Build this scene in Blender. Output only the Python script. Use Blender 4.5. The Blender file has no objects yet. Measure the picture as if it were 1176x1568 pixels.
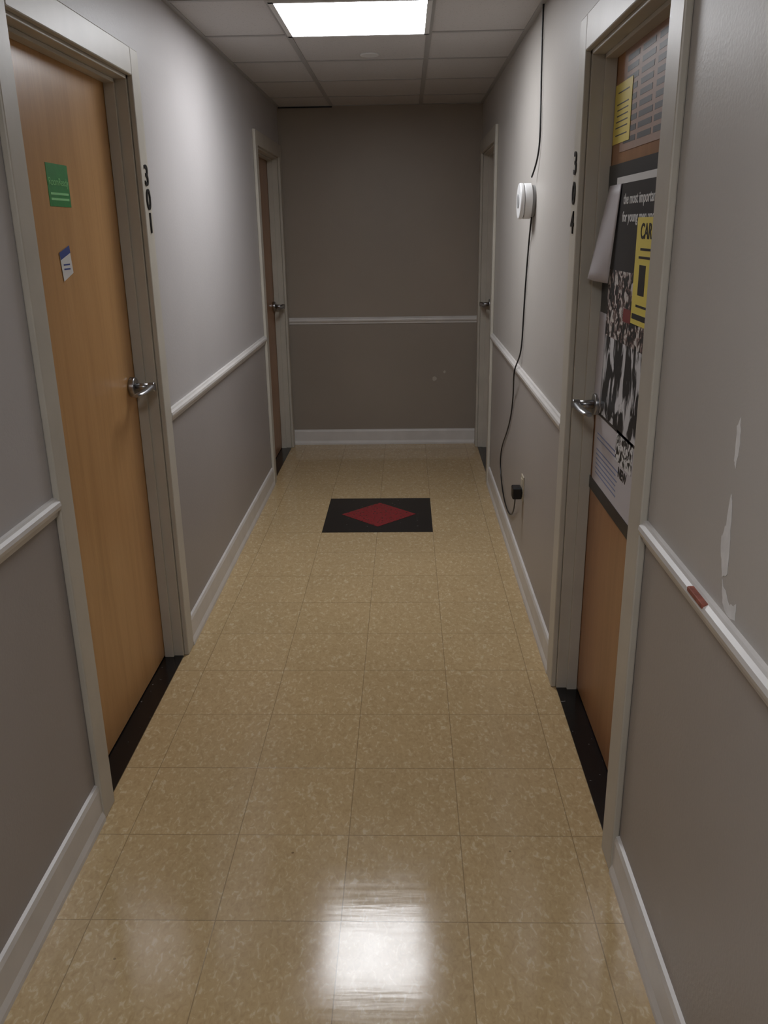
import bpy, bmesh, math, random
from mathutils import Matrix, Vector
random.seed(4)
S=bpy.context.scene
S.view_settings.view_transform='Standard'
XL,XR,D,H=-.881,.5325,6.37,2.381
YB=-3.2
RZ=.935
REC=.072   # door leaf recess
# ---------------- materials ----------------
def lin(c):
    c=[v/255 for v in c]
    return tuple([(v/12.92 if v<=.04045 else ((v+.055)/1.055)**2.4) for v in c]+[1])
def mat(name,col,rough=.5,metal=0,bump=0,bscale=200,spec=.5,var=0,vscale=6):
    m=bpy.data.materials.new(name);m.use_nodes=True
    nt=m.node_tree;b=nt.nodes['Principled BSDF']
    b.inputs['Base Color'].default_value=lin(col);b.inputs['Roughness'].default_value=rough
    b.inputs['Metallic'].default_value=metal;b.inputs['Specular IOR Level'].default_value=spec
    tc=nt.nodes.new('ShaderNodeTexCoord')
    if bump:
        n=nt.nodes.new('ShaderNodeTexNoise');n.inputs['Scale'].default_value=bscale;n.inputs['Detail'].default_value=3
        nt.links.new(tc.outputs['Object'],n.inputs['Vector'])
        bp=nt.nodes.new('ShaderNodeBump');bp.inputs['Strength'].default_value=bump;bp.inputs['Distance'].default_value=.002
        nt.links.new(n.outputs['Fac'],bp.inputs['Height']);nt.links.new(bp.outputs['Normal'],b.inputs['Normal'])
    if var:
        n=nt.nodes.new('ShaderNodeTexNoise');n.inputs['Scale'].default_value=vscale;n.inputs['Detail'].default_value=5
        nt.links.new(tc.outputs['Object'],n.inputs['Vector'])
        r=nt.nodes.new('ShaderNodeValToRGB');a=lin(col)
        r.color_ramp.elements[0].position=.3;r.color_ramp.elements[1].position=.7
        r.color_ramp.elements[0].color=tuple([x*(1-var) for x in a[:3]]+[1]);r.color_ramp.elements[1].color=tuple([min(1,x*(1+var)) for x in a[:3]]+[1])
        nt.links.new(n.outputs['Fac'],r.inputs['Fac']);nt.links.new(r.outputs['Color'],b.inputs['Base Color'])
    return m
class NB:
    def __init__(s,m): s.nt=m.node_tree
    def n(s,t,**k):
        x=s.nt.nodes.new(t)
        for a,v in k.items(): setattr(x,a,v)
        return x
    def math(s,op,a,b=None,c=None):
        x=s.n('ShaderNodeMath',operation=op)
        for i,v in enumerate((a,b,c)):
            if v is None: continue
            if isinstance(v,(int,float)): x.inputs[i].default_value=v
            else: s.nt.links.new(v,x.inputs[i])
        return x.outputs[0]
    def mix(s,f,a,b,mode='MIX'):
        x=s.n('ShaderNodeMix',data_type='RGBA',blend_type=mode)
        for i,v in ((0,f),(6,a),(7,b)):
            if isinstance(v,(int,float,tuple)): x.inputs[i].default_value=v
            else: s.nt.links.new(v,x.inputs[i])
        return x.outputs[2]
    def l(s,a,b): s.nt.links.new(a,b)
def wallmat(name,up,lo):
    m=mat(name,up,.42,bump=.25,bscale=130,spec=.4);k=NB(m);b=m.node_tree.nodes['Principled BSDF']
    tc=k.n('ShaderNodeTexCoord');sp=k.n('ShaderNodeSeparateXYZ');k.l(tc.outputs['Object'],sp.inputs[0])
    f=k.math('LESS_THAN',sp.outputs['Z'],RZ)
    n=k.n('ShaderNodeTexNoise');n.inputs['Scale'].default_value=1.6;n.inputs['Detail'].default_value=6;k.l(tc.outputs['Object'],n.inputs['Vector'])
    c=k.mix(f,lin(up),lin(lo))
    v=k.math('MULTIPLY_ADD',n.outputs['Fac'],.22,.89)
    cb=k.n('ShaderNodeCombineXYZ')
    for i in range(3): k.l(v,cb.inputs[i])
    k.l(k.mix(1.0,c,cb.outputs[0],'MULTIPLY'),b.inputs['Base Color'])
    return m
M_wall=wallmat('wall_paint',(183,179,178),(156,150,147))
M_wallR=wallmat('wall_paint_right',(184,179,173),(163,156,150))
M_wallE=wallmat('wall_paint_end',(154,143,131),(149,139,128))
M_trim=mat('trim_paint',(208,204,200),.35,bump=.12,bscale=60,var=.06,vscale=9)
M_frame=mat('door_frame_paint',(188,182,170),.4,bump=.15,bscale=70,var=.06,vscale=7)
M_chrome=mat('satin_chrome',(170,170,172),.28,1)
M_black=mat('black_plastic',(18,18,20),.4)
M_num=mat('black_numeral',(10,10,12),.35)
M_white=mat('white_plastic',(225,225,225),.3)
M_grey=mat('grey_plastic',(150,150,150),.4)
M_out=mat('ivory_plastic',(190,180,160),.4)
M_plast=mat('plaster_scuff',(224,222,220),.7,var=.08,vscale=30)
M_red=mat('rail_worn_wood',(150,85,70),.6,var=.4,vscale=60)
M_tbar=mat('ceiling_grid_paint',(165,163,162),.5)
# wood
def wood(name,c1,c2,c3):
    m=mat(name,c2,.32,spec=.45);k=NB(m);b=m.node_tree.nodes['Principled BSDF']
    tc=k.n('ShaderNodeTexCoord');mp=k.n('ShaderNodeMapping');mp.inputs['Scale'].default_value=(1,7,.55)
    k.l(tc.outputs['Object'],mp.inputs[0])
    n=k.n('ShaderNodeTexNoise');n.inputs['Scale'].default_value=2.2;n.inputs['Detail'].default_value=8;n.inputs['Roughness'].default_value=.6;n.inputs['Distortion'].default_value=.6
    k.l(mp.outputs[0],n.inputs['Vector'])
    mp2=k.n('ShaderNodeMapping');mp2.inputs['Scale'].default_value=(1,160,5);k.l(tc.outputs['Object'],mp2.inputs[0])
    n2=k.n('ShaderNodeTexNoise');n2.inputs['Scale'].default_value=1.5;n2.inputs['Detail'].default_value=3;k.l(mp2.outputs[0],n2.inputs['Vector'])
    s=k.math('ADD',k.math('MULTIPLY',n.outputs['Fac'],.75),k.math('MULTIPLY',n2.outputs['Fac'],.25))
    r=k.n('ShaderNodeValToRGB');e=r.color_ramp.elements
    e[0].position=.3;e[0].color=lin(c1);e[1].position=.7;e[1].color=lin(c3);x=e.new(.5);x.color=lin(c2)
    k.l(s,r.inputs[0]);k.l(r.outputs[0],b.inputs['Base Color'])
    return m
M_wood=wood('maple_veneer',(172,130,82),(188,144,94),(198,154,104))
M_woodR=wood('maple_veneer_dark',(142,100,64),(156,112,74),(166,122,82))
# floor
X0,Y0,T=-.166,4.36,.305
def floormat():
    m=mat('vinyl_tile',(170,140,95),.17,spec=.45);k=NB(m);b=m.node_tree.nodes['Principled BSDF']
    tc=k.n('ShaderNodeTexCoord');sp=k.n('ShaderNodeSeparateXYZ');k.l(tc.outputs['Object'],sp.inputs[0])
    tx=k.math('DIVIDE',k.math('SUBTRACT',sp.outputs['X'],X0),T);ty=k.math('DIVIDE',k.math('SUBTRACT',sp.outputs['Y'],Y0),T)
    fx=k.math('FRACT',k.math('ADD',tx,100.0));fy=k.math('FRACT',k.math('ADD',ty,100.0))
    def seam(f):
        d=k.math('MINIMUM',f,k.math('SUBTRACT',1.0,f))
        return k.math('LESS_THAN',d,.0042)
    sm=k.math('MAXIMUM',seam(fx),seam(fy))
    cb=k.n('ShaderNodeCombineXYZ');k.l(k.math('FLOOR',tx),cb.inputs[0]);k.l(k.math('FLOOR',ty),cb.inputs[1])
    wn=k.n('ShaderNodeTexWhiteNoise',noise_dimensions='3D');k.l(cb.outputs[0],wn.inputs['Vector'])
    ad=k.n('ShaderNodeVectorMath',operation='MULTIPLY_ADD');k.l(wn.outputs['Color'],ad.inputs[0]);ad.inputs[1].default_value=(9,9,9);k.l(tc.outputs['Object'],ad.inputs[2])
    mp=k.n('ShaderNodeMapping');mp.inputs['Scale'].default_value=(1,.6,1);mp.inputs['Rotation'].default_value=(0,0,.6);k.l(ad.outputs[0],mp.inputs[0])
    n=k.n('ShaderNodeTexNoise');n.inputs['Scale'].default_value=75;n.inputs['Detail'].default_value=3;n.inputs['Distortion'].default_value=1.0;k.l(mp.outputs[0],n.inputs['Vector'])
    r=k.n('ShaderNodeValToRGB');e=r.color_ramp.elements;e[0].position=.32;e[0].color=lin((178,152,112));e[1].position=.68;e[1].color=lin((204,185,150));x=e.new(.45);x.color=lin((186,161,120))
    x=e.new(.57);x.color=lin((190,165,124))
    k.l(n.outputs['Fac'],r.inputs[0])
    v=k.math('MULTIPLY_ADD',wn.outputs['Value'],.05,.975)
    n3=k.n('ShaderNodeTexNoise');n3.inputs['Scale'].default_value=2;n3.inputs['Detail'].default_value=5;k.l(tc.outputs['Object'],n3.inputs['Vector'])
    v=k.math('MULTIPLY',v,k.math('MULTIPLY_ADD',n3.outputs['Fac'],.2,.9))
    c3=k.n('ShaderNodeCombineXYZ')
    for i in range(3): k.l(v,c3.inputs[i])
    c=k.mix(1.0,r.outputs[0],c3.outputs[0],'MULTIPLY')
    vo=k.n('ShaderNodeTexVoronoi');vo.inputs['Scale'].default_value=5;k.l(tc.outputs['Object'],vo.inputs['Vector'])
    sc=k.math('LESS_THAN',vo.outputs['Distance'],.018)
    c=k.mix(k.math('MULTIPLY',sc,.6),c,lin((80,60,40)))
    c=k.mix(k.math('MULTIPLY',sm,.52),c,lin((96,78,54)))
    k.l(c,b.inputs['Base Color'])
    n4=k.n('ShaderNodeTexNoise');n4.inputs['Scale'].default_value=7;n4.inputs['Detail'].default_value=6;k.l(tc.outputs['Object'],n4.inputs['Vector'])
    k.l(k.math('MULTIPLY_ADD',n4.outputs['Fac'],.16,.05),b.inputs['Roughness'])
    # surface undulation: per tile tilt, soft waviness, cross-corridor streaks
    n5=k.n('ShaderNodeTexNoise');n5.inputs['Scale'].default_value=9;n5.inputs['Detail'].default_value=2;k.l(ad.outputs[0],n5.inputs['Vector'])
    mp6=k.n('ShaderNodeMapping');mp6.inputs['Scale'].default_value=(5,38,1);k.l(tc.outputs['Object'],mp6.inputs[0])
    n6=k.n('ShaderNodeTexNoise');n6.inputs['Scale'].default_value=1;n6.inputs['Detail'].default_value=3;k.l(mp6.outputs[0],n6.inputs['Vector'])
    sw=k.n('ShaderNodeSeparateXYZ');k.l(wn.outputs['Color'],sw.inputs[0])
    tilt=k.math('ADD',k.math('MULTIPLY',k.math('SUBTRACT',sw.outputs[0],.5),fx),k.math('MULTIPLY',k.math('SUBTRACT',sw.outputs[1],.5),fy))
    hh=k.math('ADD',k.math('MULTIPLY',tilt,6.0),k.math('ADD',n5.outputs['Fac'],k.math('MULTIPLY',n6.outputs['Fac'],.7)))
    hh=k.math('SUBTRACT',hh,k.math('MULTIPLY',sm,.25))
    bp=k.n('ShaderNodeBump');bp.inputs['Strength'].default_value=.2;bp.inputs['Distance'].default_value=.0015
    k.l(hh,bp.inputs['Height']);k.l(bp.outputs[0],b.inputs['Normal'])
    return m
M_floor=floormat()
def fleck(name,col,fl,amt):
    m=mat(name,col,.2);k=NB(m);b=m.node_tree.nodes['Principled BSDF']
    tc=k.n('ShaderNodeTexCoord');n=k.n('ShaderNodeTexNoise');n.inputs['Scale'].default_value=60;n.inputs['Detail'].default_value=3;k.l(tc.outputs['Object'],n.inputs['Vector'])
    f=k.math('GREATER_THAN',n.outputs['Fac'],amt);k.l(k.mix(f,lin(col),lin(fl)),b.inputs['Base Color']);return m
M_blk=fleck('black_vinyl_tile',(16,15,17),(120,118,115),.71)
M_redt=fleck('red_vinyl_tile',(132,28,36),(108,20,26),.6)
# ceiling
def ceilmat():
    m=mat('ceiling_tile',(190,186,184),.9,spec=.1,bump=.4,bscale=90);k=NB(m);b=m.node_tree.nodes['Principled BSDF']
    tc=k.n('ShaderNodeTexCoord');vo=k.n('ShaderNodeTexVoronoi');vo.inputs['Scale'].default_value=70;k.l(tc.outputs['Object'],vo.inputs['Vector'])
    f=k.math('LESS_THAN',vo.outputs['Distance'],.16);k.l(k.mix(k.math('MULTIPLY',f,.5),lin((198,195,194)),lin((148,145,144))),b.inputs['Base Color']);return m
M_ceil=ceilmat()
M_em=bpy.data.materials.new('light_diffuser');M_em.use_nodes=True
bb=M_em.node_tree.nodes['Principled BSDF'];bb.inputs['Base Color'].default_value=(.8,.8,.8,1);bb.inputs['Emission Color'].default_value=(.95,.965,1,1);bb.inputs['Emission Strength'].default_value=20
M_em2=M_em.copy();M_em2.node_tree.nodes['Principled BSDF'].inputs['Emission Strength'].default_value=17
# ---------------- mesh helpers ----------------
def obj(name,me,mats,parent=None):
    o=bpy.data.objects.new(name,me);S.collection.objects.link(o)
    for m in (mats if isinstance(mats,(list,tuple)) else [mats]): me.materials.append(m)
    if parent: o.parent=parent
    return o
def boxes(name,lst,m,parent=None,bev=0):
    bm=bmesh.new()
    for bx in lst:
        x0,x1,y0,y1,z0,z1=bx[:6];mi=bx[6] if len(bx)>6 else 0
        r=bmesh.ops.create_cube(bm,size=1)
        for v in r['verts']:
            v.co=Vector(((x0+x1)/2+v.co.x*abs(x1-x0),(y0+y1)/2+v.co.y*abs(y1-y0),(z0+z1)/2+v.co.z*abs(z1-z0)))
        for fc in {f for v in r['verts'] for f in v.link_faces}: fc.material_index=mi
    me=bpy.data.meshes.new(name);bm.to_mesh(me);bm.free()
    o=obj(name,me,m,parent)
    if bev:
        md=o.modifiers.new('b','BEVEL');md.width=bev;md.segments=2;md.limit_method='ANGLE'
    return o
def multi_prism(name,prof,segs,m,axis='y'):
    bm=bmesh.new()
    for y0,y1 in segs:
        A=[];B=[]
        for a,z in prof:
            A.append(bm.verts.new((a,y0,z) if axis=='y' else (y0,a,z)));B.append(bm.verts.new((a,y1,z) if axis=='y' else (y1,a,z)))
        n=len(prof)
        for i in range(n):
            j=(i+1)%n;bm.faces.new((A[i],A[j],B[j],B[i]))
        bm.faces.new(A[::-1]);bm.faces.new(B)
    bmesh.ops.recalc_face_normals(bm,faces=bm.faces)
    me=bpy.data.meshes.new(name);bm.to_mesh(me);bm.free();return obj(name,me,m)
def cyl(name,c,axis,r,l,m,parent=None,seg=40,r2=None,bev=.0):
    bm=bmesh.new();bmesh.ops.create_cone(bm,cap_ends=True,segments=seg,radius1=r,radius2=r if r2 is None else r2,depth=l)
    q=Vector((0,0,1)).rotation_difference(Vector(axis));bmesh.ops.transform(bm,matrix=Matrix.Translation(c)@q.to_matrix().to_4x4(),verts=bm.verts)
    for f in bm.faces: f.smooth=len(f.verts)==4
    me=bpy.data.meshes.new(name);bm.to_mesh(me);bm.free();o=obj(name,me,m,parent)
    if bev:
        md=o.modifiers.new('b','BEVEL');md.width=bev;md.segments=3;md.limit_method='ANGLE'
    return o
def tube(name,pts,r,m,parent=None):
    cu=bpy.data.curves.new(name,'CURVE');cu.dimensions='3D';cu.bevel_depth=r;cu.bevel_resolution=3;cu.resolution_u=10
    sp=cu.splines.new('NURBS');sp.points.add(len(pts)-1);sp.order_u=4;sp.use_endpoint_u=True
    for i,p in enumerate(pts): sp.points[i].co=(*p,1)
    cu.use_fill_caps=True
    o=bpy.data.objects.new(name,cu);S.collection.objects.link(o)
    dg=bpy.context.evaluated_depsgraph_get();me=bpy.data.meshes.new_from_object(o.evaluated_get(dg));bpy.data.objects.remove(o)
    for p in me.polygons:p.use_smooth=True
    me.materials.clear();return obj(name,me,m,parent)
def text(name,s,loc,size,side,m,parent=None,sx=1,rot=0,ext=.0008,bold=0,align='CENTER'):
    cu=bpy.data.curves.new(name,'FONT');cu.body=s;cu.size=size;cu.extrude=ext;cu.align_x=align;cu.align_y='CENTER';cu.offset=bold
    o=bpy.data.objects.new(name,cu);S.collection.objects.link(o)
    dg=bpy.context.evaluated_depsgraph_get();me=bpy.data.meshes.new_from_object(o.evaluated_get(dg));bpy.data.objects.remove(o)
    me.materials.clear()
    r=Vector((0,-side,0));u=Vector((0,0,1));nn=Vector((-side,0,0))
    M=Matrix((( r.x,u.x,nn.x,loc[0]),(r.y,u.y,nn.y,loc[1]),(r.z,u.z,nn.z,loc[2]),(0,0,0,1)))
    me.transform(M@Matrix.Rotation(rot,4,'Z')@Matrix.Diagonal((sx,1,1,1)))
    return obj(name,me,m,parent)
def empty(name,loc=(0,0,0)):
    o=bpy.data.objects.new(name,None);S.collection.objects.link(o);return o
# ---------------- doors data ----------------
DL=[(2.055,2.965,2.06,.075),(5.355,6.27,2.06,.075)]
DR=[(1.87,2.72,2.06,.088),(5.345,6.25,2.06,.075)]
def wall_side(name,side,xw,doors,m):
    th=.14;xa,xb=sorted((xw,xw+side*th));L=[];y=YB
    for a,b,hh,c in doors:
        L.append((xa,xb,y,a,0,H));L.append((xa,xb,a,b,hh,H));y=b
    L.append((xa,xb,y,D+.1,0,H));return boxes(name,L,m)
wall_side('wall_left',-1,XL,DL,M_wall);wall_side('wall_right',1,XR,DR,M_wallR)
boxes('wall_end',[(XL,XR,D,D+.1,0,H)],M_wallE)
boxes('wall_back',[(XL-.14,XR+.14,YB-.1,YB,0,H)],M_wall)
boxes('floor',[(XL-.14,XR+.14,YB-.1,D+.1,-.1,0)],M_floor)
boxes('ceiling',[(XL-.14,XR+.14,YB-.1,D+.1,H,H+.1)],M_ceil)
# ceiling grid
XG=(-.5035,.1065);L=[]
for x in XG: L.append((x-.012,x+.012,YB,D,H-.003,H))
ys=[4.116+.61*i for i in range(-11,4)]
for y in ys: L.append((XL,XR,y-.012,y+.012,H-.0029,H))
L+= [(XL,XL+.02,YB,D,H-.0035,H),(XR-.02,XR,YB,D,H-.0035,H),(XL,XR,D-.02,D,H-.0035,H)]
boxes('ceiling_grid',L,M_tbar)
def panel(y0,em):
    e=empty('ceiling_light');x0,x1=XG;y1=y0+.61
    boxes('diffuser',[(x0+.02,x1-.02,y0+.02,y1-.02,H-.009,H-.004)],em,e)
    boxes('frame',[(x0+.002,x0+.022,y0,y1,H-.012,H-.003),(x1-.022,x1-.002,y0,y1,H-.012,H-.003),(x0,x1,y0+.002,y0+.022,H-.012,H-.003),(x0,x1,y1-.022,y1-.002,H-.012,H-.003)],M_white,e)
panel(3.506,M_em);panel(3.506-.61*6,M_em2)
cyl('sprinkler_cover',(-.17,4.58,H-.004),(0,0,1),.045,.008,M_white,bev=.002)
# baseboards
def bprof(x,s):
    return [(x,0),(x+s*.020,0),(x+s*.019,.012),(x+s*.013,.03),(x+s*.012,.1),(x+s*.008,.113),(x,.116)]
def segs(doors,end): 
    o=[];y=YB
    for a,b,hh,c in doors: o.append((y,a-c));y=b+c
    if end-y>.02:o.append((y,end))
    return o
multi_prism('baseboard_left',bprof(XL,1),segs(DL,D),M_trim);multi_prism('baseboard_right',bprof(XR,-1),segs(DR,D),M_trim)
multi_prism('baseboard_end',bprof(D,-1),[(XL,XR)],M_trim,'x')
def rprof(x,s):
    z=RZ;return [(x,z-.024),(x+s*.008,z-.022),(x+s*.010,z-.010),(x+s*.018,z-.004),(x+s*.021,z+.006),(x+s*.019,z+.015),(x+s*.011,z+.02),(x+s*.008,z+.025),(x,z+.026)]
multi_prism('trim_left',rprof(XL,1),segs(DL,D),M_trim);multi_prism('trim_right',rprof(XR,-1),segs(DR,D),M_trim)
multi_prism('trim_end',rprof(D,-1),[(XL,XR)],M_trim,'x')
# doors
def door(n,side,xw,spec,mw,kz):
    y0,y1,hh,c=spec;e=empty('door_%d'%n);s=side
    def X(d): return xw+s*d
    def B(d0,d1,ya,yb,za,zb):
        a,b=sorted((X(d0),X(d1)));return (a,b,ya,yb,za,zb)
    boxes('leaf',[B(REC,REC+.044,y0+.02,y1-.02,.008,hh-.02)],mw,e,.002)
    fr=[B(0,.137,y0,y0+.018,0,hh),B(0,.137,y1-.018,y1,0,hh),B(0,.137,y0,y1,hh-.018,hh)]
    fr+=[B(.036,REC-.001,y0+.018,y0+.03,0,hh-.018),B(.036,REC-.001,y1-.03,y1-.018,0,hh-.018),B(.036,REC-.001,y0+.018,y1-.018,hh-.03,hh-.018)]
    boxes('jamb',fr,M_frame,e,.002)
    cs=[]
    for ya,yb in((y0-c,y0+.008),(y1-.008,y1+c)): cs.append(B(-.018,-.0002,ya,yb,0,hh+c))
    cs.append(B(-.018,-.0002,y0+.008,y1-.008,hh-.008,hh+c))
    boxes('casing',cs,M_frame,e,.004)
    boxes('threshold',[B(0,.137,y0+.018,y1-.018,-.002,.004)],M_blk,e)
    ky=y1-.02-.062;nx=-s
    h=empty('lever_handle');h.parent=e
    xf=X(REC)
    cyl('rose',(xf+nx*.010,ky,kz),(nx,0,0),.034,.020,M_chrome,h,bev=.004)
    cyl('neck',(xf+nx*.042,ky,kz),(nx,0,0),.014,.050,M_chrome,h,r2=.012)
    cyl('hub',(xf+nx*.074,ky,kz),(nx,0,0),.016,.022,M_chrome,h,bev=.003)
    bm=bmesh.new();P=[(.014,.010,.008),(0,.012,.012),(-.03,.010,.014),(-.08,.008,.015),(-.115,.007,.014),(-.13,.005,.008)]
    rings=[]
    for dy,hz,hx in P:
        cx=xf+nx*(.074-.014*(dy/.12)**2);cz=kz-.006*abs(dy)/.1
        rings.append([bm.verts.new((cx+hx*math.cos(a),ky+dy,cz+hz*math.sin(a))) for a in [i*math.pi/6 for i in range(12)]])
    for r0,r1 in zip(rings,rings[1:]):
        for i in range(12): bm.faces.new((r0[i],r0[(i+1)%12],r1[(i+1)%12],r1[i])).smooth=True
    bm.faces.new(rings[0]);bm.faces.new(rings[-1][::-1]);bmesh.ops.recalc_face_normals(bm,faces=bm.faces)
    me=bpy.data.meshes.new('lever');bm.to_mesh(me);bm.free();obj('lever',me,M_chrome,h)
    for z in(.22,1.0,1.83):
        cyl('hinge',(X(REC-.004),y0+.034,z),(0,0,1),.006,.09,M_chrome,e,seg=16)
    return e
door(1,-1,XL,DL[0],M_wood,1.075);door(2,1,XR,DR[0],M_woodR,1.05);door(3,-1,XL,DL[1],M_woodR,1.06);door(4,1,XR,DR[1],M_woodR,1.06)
def poly(name,pts,m,parent=None,th=None):
    bm=bmesh.new();vs=[bm.verts.new(p) for p in pts];f=bm.faces.new(vs)
    if th:
        r=bmesh.ops.extrude_face_region(bm,geom=[f]);
        for v in r['geom']:
            if isinstance(v,bmesh.types.BMVert): v.co+=Vector(th)
        bmesh.ops.recalc_face_normals(bm,faces=bm.faces)
    me=bpy.data.meshes.new(name);bm.to_mesh(me);bm.free();return obj(name,me,m,parent)
e=empty('floor_tile_inlay')
boxes('black_border',[(X0-T,X0+T,Y0,Y0+2*T,0,.0015)],M_blk,e)
dg=T*math.sqrt(.5);cy=Y0+T
poly('red_diamond',[(X0-dg,cy,.0016),(X0,cy-dg,.0016),(X0+dg,cy,.0016),(X0,cy+dg,.0016)],M_redt,e,(0,0,.0008))
# room numbers, stuck on the door casings
for side,xw,yy,zs,st in((-1,XL,3.003,(1.757,1.682,1.607),'301'),(1,XR,2.768,(1.757,1.672,1.587),'304')):
    e=empty('room_number')
    for ch,z in zip(st,zs): text('digit_'+ch,ch,(xw-side*.0195,yy,z),.092,side,M_num,e,sx=1.05,ext=.0018,bold=.001)
# stickers on left door
xf=XL-REC+.001
M_green=mat('green_sticker',(40,130,60),.4,var=.1,vscale=40);M_lg=mat('sticker_print',(130,200,130),.5);M_blue=mat('blue_print',(40,60,130),.5);M_paper=mat('white_paper',(205,203,200),.7,var=.04,vscale=12)
DY=-.035
e=empty('green_sticker');boxes('sheet',[(xf-.001,xf,2.425+DY,2.575+DY,1.652,1.762)],M_green,e)
text('print','RoomReady',(xf+.0006,2.50+DY,1.715),.028,-1,M_lg,e,ext=.0004)
boxes('lines',[(xf,xf+.0008,2.437+DY,2.563+DY,z,z+.006) for z in(1.682,1.668)],M_lg,e)
e=empty('appointment_card')
poly('card',[(xf+.0005,2.45+DY,1.455),(xf+.0005,2.525+DY,1.475),(xf+.0005,2.515+DY,1.55),(xf+.0005,2.44+DY,1.53)],M_paper,e,(.0006,0,0))
poly('blue_band',[(xf+.0013,2.443+DY,1.512),(xf+.0013,2.518+DY,1.53),(xf+.0013,2.515+DY,1.55),(xf+.0013,2.44+DY,1.532)],M_blue,e,(.0004,0,0))
boxes('lines',[(xf+.0012,xf+.0016,2.46+DY,2.505+DY,z,z+.004) for z in(1.485,1.497)],M_blue,e)
# ---------------- posters on right door ----------------
xp=XR+REC-.001
def sheet(name,ya,yb,za,zb,m,off=0,parent=None): return boxes(name,[(xp-off-.0008,xp-off,min(ya,yb),max(ya,yb),za,zb)],m,parent)
def bwmat(name,scale,lo,hi,thr=.5,stretch=(1,1,1),w=.12,midc=None):
    m=mat(name,(60,60,60),.45);k=NB(m);b=m.node_tree.nodes['Principled BSDF']
    tc=k.n('ShaderNodeTexCoord');mp=k.n('ShaderNodeMapping');mp.inputs['Scale'].default_value=stretch;k.l(tc.outputs['Object'],mp.inputs[0])
    n=k.n('ShaderNodeTexNoise');n.inputs['Scale'].default_value=scale;n.inputs['Detail'].default_value=5;n.inputs['Distortion'].default_value=.8;k.l(mp.outputs[0],n.inputs['Vector'])
    r=k.n('ShaderNodeValToRGB');r.color_ramp.elements[0].position=thr-w/2;r.color_ramp.elements[0].color=lin(lo);r.color_ramp.elements[1].position=thr+w/2;r.color_ramp.elements[1].color=lin(hi)
    if midc: x=r.color_ramp.elements.new(thr);x.color=lin(midc)
    k.l(n.outputs['Fac'],r.inputs[0]);k.l(r.outputs[0],b.inputs['Base Color']);return m
M_brown=mat('brown_paper',(150,118,98),.5,var=.08,vscale=8);M_bt=mat('brown_print',(44,36,34),.5)
M_yel=mat('yellow_paper',(222,204,92),.5);M_pb=mat('poster_black',(24,24,27),.35,var=.3,vscale=10)
M_crowd=bwmat('crowd_photo',38,(18,18,20),(200,196,192),.54,midc=(118,92,86));M_dance=bwmat('dancer_photo',11,(16,16,18),(205,205,208),.53,(1,1.6,.7),.07)
M_crowd2=bwmat('group_photo',45,(20,20,20),(215,215,215),.5,w=.08);M_tw=mat('poster_white_print',(210,210,210),.5)
M_sheet=mat('poster_white_sheet',(190,186,190),.55,var=.05,vscale=6);M_bl=mat('poster_blue_print',(120,130,165),.5);M_pr=mat('poster_red_print',(120,40,40),.5)
e=empty('printed_notice')
sheet('sheet',2.60,1.96,1.775,2.038,M_brown,0,e)
L=[]
for c in range(4):
    ya=2.56-c*.15
    for r in range(9):
        z=2.012-r*.0255
        w=.112+random.random()*.02
        L.append((xp-.0014,xp-.0008,ya-w,ya,z-.014,z))
boxes('text_block',L,M_bt,e)
e=empty('yellow_notice');sheet('sheet',2.68,2.49,1.80,1.955,M_yel,.002,e)
boxes('text_block',[(xp-.0034,xp-.0028,2.52,2.66-.02*random.random(),z,z+.003) for z in(1.93,1.90,1.885,1.87,1.855,1.84,1.82)],M_bt,e)
e=empty('photo_poster');sheet('sheet',2.695,1.96,1.02,1.745,M_pb,.003,e)
sheet('crowd',2.60,1.98,1.27,1.46,M_crowd,.004,e);sheet('dancers',2.68,1.98,1.03,1.27,M_dance,.0042,e)
sheet('red_print',2.40,2.32,1.33,1.365,M_pr,.0052,e)
sheet('header_band',2.58,1.98,1.690,1.708,M_tw,.004,e)
text('headline','the most important thing',(xp-.0045,2.49,1.648),.038,1,M_tw,e,ext=.0004,align='LEFT',sx=1.1,bold=.0006)
text('headline_2','for young men and women',(xp-.0045,2.49,1.602),.038,1,M_tw,e,ext=.0004,align='LEFT',sx=1.1,bold=.0006)
e=empty('yellow_flyer');sheet('sheet',2.31,2.04,1.335,1.60,M_yel,.007,e)
text('headline','CAREER',(xp-.0082,2.18,1.565),.052,1,M_pb,e,ext=.0004,sx=1.0,bold=.001)
boxes('text_block',[(xp-.0084,xp-.0078,2.08,2.28-.04*random.random(),z,z+.006) for z in(1.52,1.50,1.38)]+[(xp-.0084,xp-.0078,2.20,2.26,1.41,1.485),(xp-.0084,xp-.0078,2.05,2.30,1.348,1.362)],M_pb,e)
e=empty('white_poster');sheet('sheet',2.66,1.96,.80,1.04,M_sheet,.002,e)
sheet('group_photo',2.38,2.20,.94,1.03,M_crowd2,.003,e)
text('title','NEW',(xp-.0035,2.29,.915),.04,1,M_pb,e,ext=.0004,bold=.001)
boxes('text_block',[(xp-.0034,xp-.0028,2.33+.05*random.random(),2.62,z,z+.004) for z in(.96,.945,.91,.895,.88,.865,.85,.835)],M_bl,e)
boxes('black_edge_strip',[(xp-.004,xp-.003,1.91,2.695,.765,.805)],M_pb,e)
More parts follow.
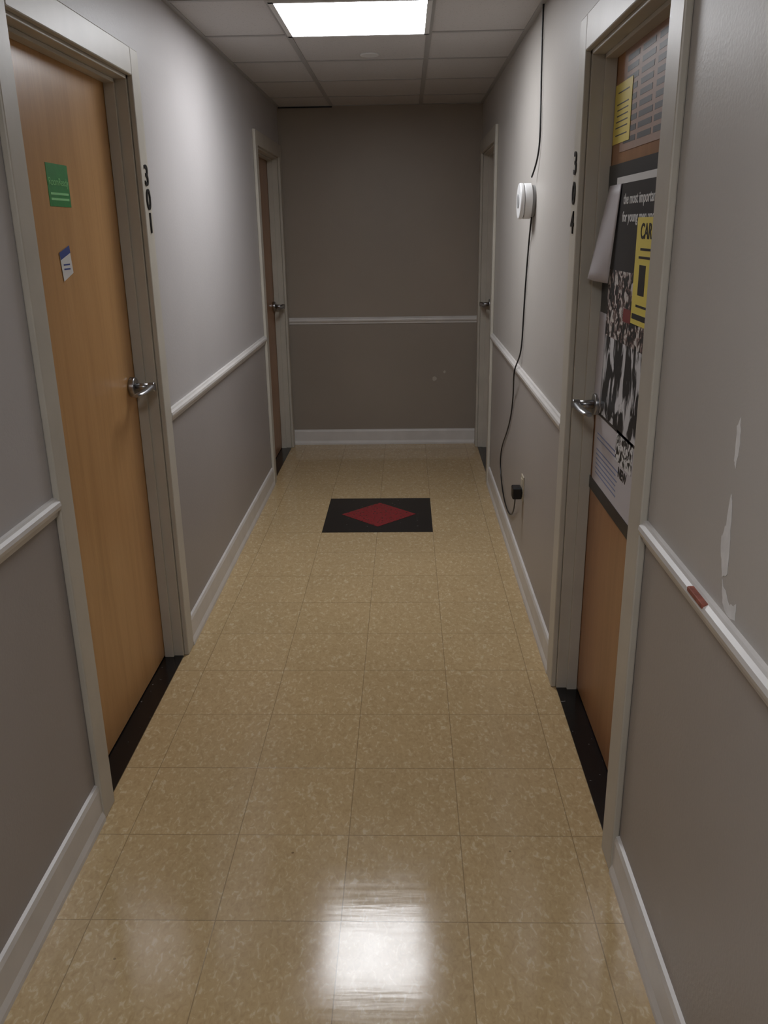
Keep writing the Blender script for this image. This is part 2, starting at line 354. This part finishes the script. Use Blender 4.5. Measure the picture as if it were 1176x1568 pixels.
def curl(name,P00,P10,P11,P01,m,bul):
    bm=bmesh.new();N=10;g=[]
    for i in range(N+1):
        row=[]
        for j in range(N+1):
            u,v=i/N,j/N
            p=(Vector(P00)*(1-u)+Vector(P10)*u)*(1-v)+(Vector(P01)*(1-u)+Vector(P11)*u)*v
            p.x-=bul*math.sin(math.pi*u)*(v)**1.5
            row.append(bm.verts.new(p))
        g.append(row)
    for i in range(N):
        for j in range(N): bm.faces.new((g[i][j],g[i+1][j],g[i+1][j+1],g[i][j+1])).smooth=True
    me=bpy.data.meshes.new(name);bm.to_mesh(me);bm.free();o=obj(name,me,m);md=o.modifiers.new('s','SOLIDIFY');md.thickness=.0006;return o
curl('loose_paper_sheet',(xp-.006,2.66,1.69),(xp-.006,2.52,1.69),(xp-.012,2.58,1.42),(xp-.055,2.66,1.43),M_sheet,.01)
curl('torn_paper_sheet',(xp-.0048,2.69,1.33),(xp-.0048,2.60,1.33),(xp-.006,2.60,1.05),(xp-.006,2.69,1.05),M_sheet,.006)
# ---------------- alarm puck, cord, outlet ----------------
e=empty('wall_alarm');yc,zc=3.745,1.68
cyl('base_ring',(XR-.008,yc,zc),(-1,0,0),.062,.016,M_grey,e,bev=.003)
cyl('body',(XR-.030,yc,zc),(-1,0,0),.070,.030,M_white,e,bev=.003)
cyl('groove',(XR-.046,yc,zc),(-1,0,0),.066,.006,M_grey,e)
cyl('cap',(XR-.056,yc,zc),(-1,0,0),.071,.018,M_white,e,bev=.006)
cyl('lens',(XR-.066,yc,zc),(-1,0,0),.028,.004,M_grey,e,bev=.001)
xc=XR-.006
tube('power_cord',[(xc,3.66,H),(xc,3.66,2.25),(xc,3.63,2.05),(xc,3.60,1.92),(xc,3.63,1.83),(XR-.02,3.70,1.77)],.0035,M_black)
tube('power_cord',[(XR-.012,3.72,1.615),(xc,3.80,1.55),(xc,3.87,1.35),(xc,3.90,1.15),(xc,3.92,1.02),(XR-.028,3.97,.96),(XR-.028,4.0,.90),(xc,4.15,.80),(xc,4.22,.66),(xc,4.42,.52),(xc,4.60,.42),(xc,4.66,.30),(xc,4.5,.19),(xc,4.25,.15),(xc,4.0,.2),(XR-.02,3.83,.36),(XR-.03,3.79,.41)],.0035,M_black)
e=empty('wall_outlet');boxes('plate',[(XR-.006,XR,3.70,3.77,.385,.50)],M_out,e,.002)
boxes('sockets',[(XR-.009,XR-.006,3.717,3.753,.45,.485),(XR-.009,XR-.006,3.717,3.753,.40,.435)],M_out,e,.002)
boxes('plug_adapter',[(XR-.052,XR-.009,3.70,3.76,.395,.45)],M_black,e,.006)
def blob(name,pts,m):
    bm=bmesh.new()
    for pl in pts:
        # jagged outline
        q=[]
        for i,(y,z) in enumerate(pl):
            y2,z2=pl[(i+1)%len(pl)]
            for t in (0,.25,.5,.75):
                q.append((y+(y2-y)*t+random.uniform(-.0018,.0018),z+(z2-z)*t+random.uniform(-.003,.003)))
        f=bm.faces.new([bm.verts.new((XR-.0004,y,z)) for y,z in q])
        r=bmesh.ops.extrude_face_region(bm,geom=[f])
        for v in r['geom']:
            if isinstance(v,bmesh.types.BMVert): v.co.x-=.0004
    bmesh.ops.triangulate(bm,faces=bm.faces)
    bmesh.ops.recalc_face_normals(bm,faces=bm.faces)
    me=bpy.data.meshes.new(name);bm.to_mesh(me);bm.free();return obj(name,me,m)
blob('plaster_scuff',[[(1.348,1.275),(1.338,1.29),(1.330,1.25),(1.334,1.205),(1.344,1.215)],
 [(1.34,1.165),(1.331,1.15),(1.323,1.09),(1.314,1.03),(1.335,1.015),(1.352,1.05),(1.358,1.08),(1.345,1.105)],
 [(1.335,1.01),(1.29,.985),(1.265,.995),(1.26,.968),(1.30,.963),(1.32,.975)]],M_plast)
boxes('trim_scuff',[(XR-.0225,XR-.010,1.355,1.435,RZ+.012,RZ+.0215)],M_red,None,.002)
def bl_end(name,c):
    bm=bmesh.new()
    for x,z,r in c:
        vs=[bm.verts.new((x+r*math.cos(a)*(.8+.3*random.random()),D-.0006,z+r*1.1*math.sin(a)*(.8+.3*random.random()))) for a in [i*math.pi/5 for i in range(10)]];bm.faces.new(vs)
    bmesh.ops.recalc_face_normals(bm,faces=bm.faces);me=bpy.data.meshes.new(name);bm.to_mesh(me);bm.free();return obj(name,me,mat('end_scuff',(182,174,164),.7))
bl_end('wall_scuff',[(.21,.50,.017),(.285,.55,.010)])
boxes('ceiling_gap',[(XL+.01,-.5,D-.012,D-.001,H-.012,H-.0036)],M_black)
# ---------------- world, camera ----------------
w=bpy.data.worlds.new('w');S.world=w;w.use_nodes=True;w.node_tree.nodes['Background'].inputs[0].default_value=(.5,.5,.5,1);w.node_tree.nodes['Background'].inputs[1].default_value=.05
f,p,yaw,roll,h=1294.9,.3245,.0292,-.0153,1.5848
R=Vector((math.cos(yaw),math.sin(yaw),0));F0=Vector((-math.sin(yaw),math.cos(yaw),0));Z=Vector((0,0,1))
F=F0*math.cos(p)-Z*math.sin(p);U=F0*math.sin(p)+Z*math.cos(p);c,s=math.cos(roll),math.sin(roll)
Rr=R*c+U*s;Uu=-s*R+U*c
cam=bpy.data.cameras.new('camera');co=bpy.data.objects.new('camera',cam);S.collection.objects.link(co)
co.matrix_world=Matrix(((Rr.x,Uu.x,-F.x,0),(Rr.y,Uu.y,-F.y,0),(Rr.z,Uu.z,-F.z,h),(0,0,0,1)))
cam.sensor_fit='VERTICAL';cam.sensor_height=24;cam.lens=f/1568*24;cam.clip_start=.02
S.camera=co
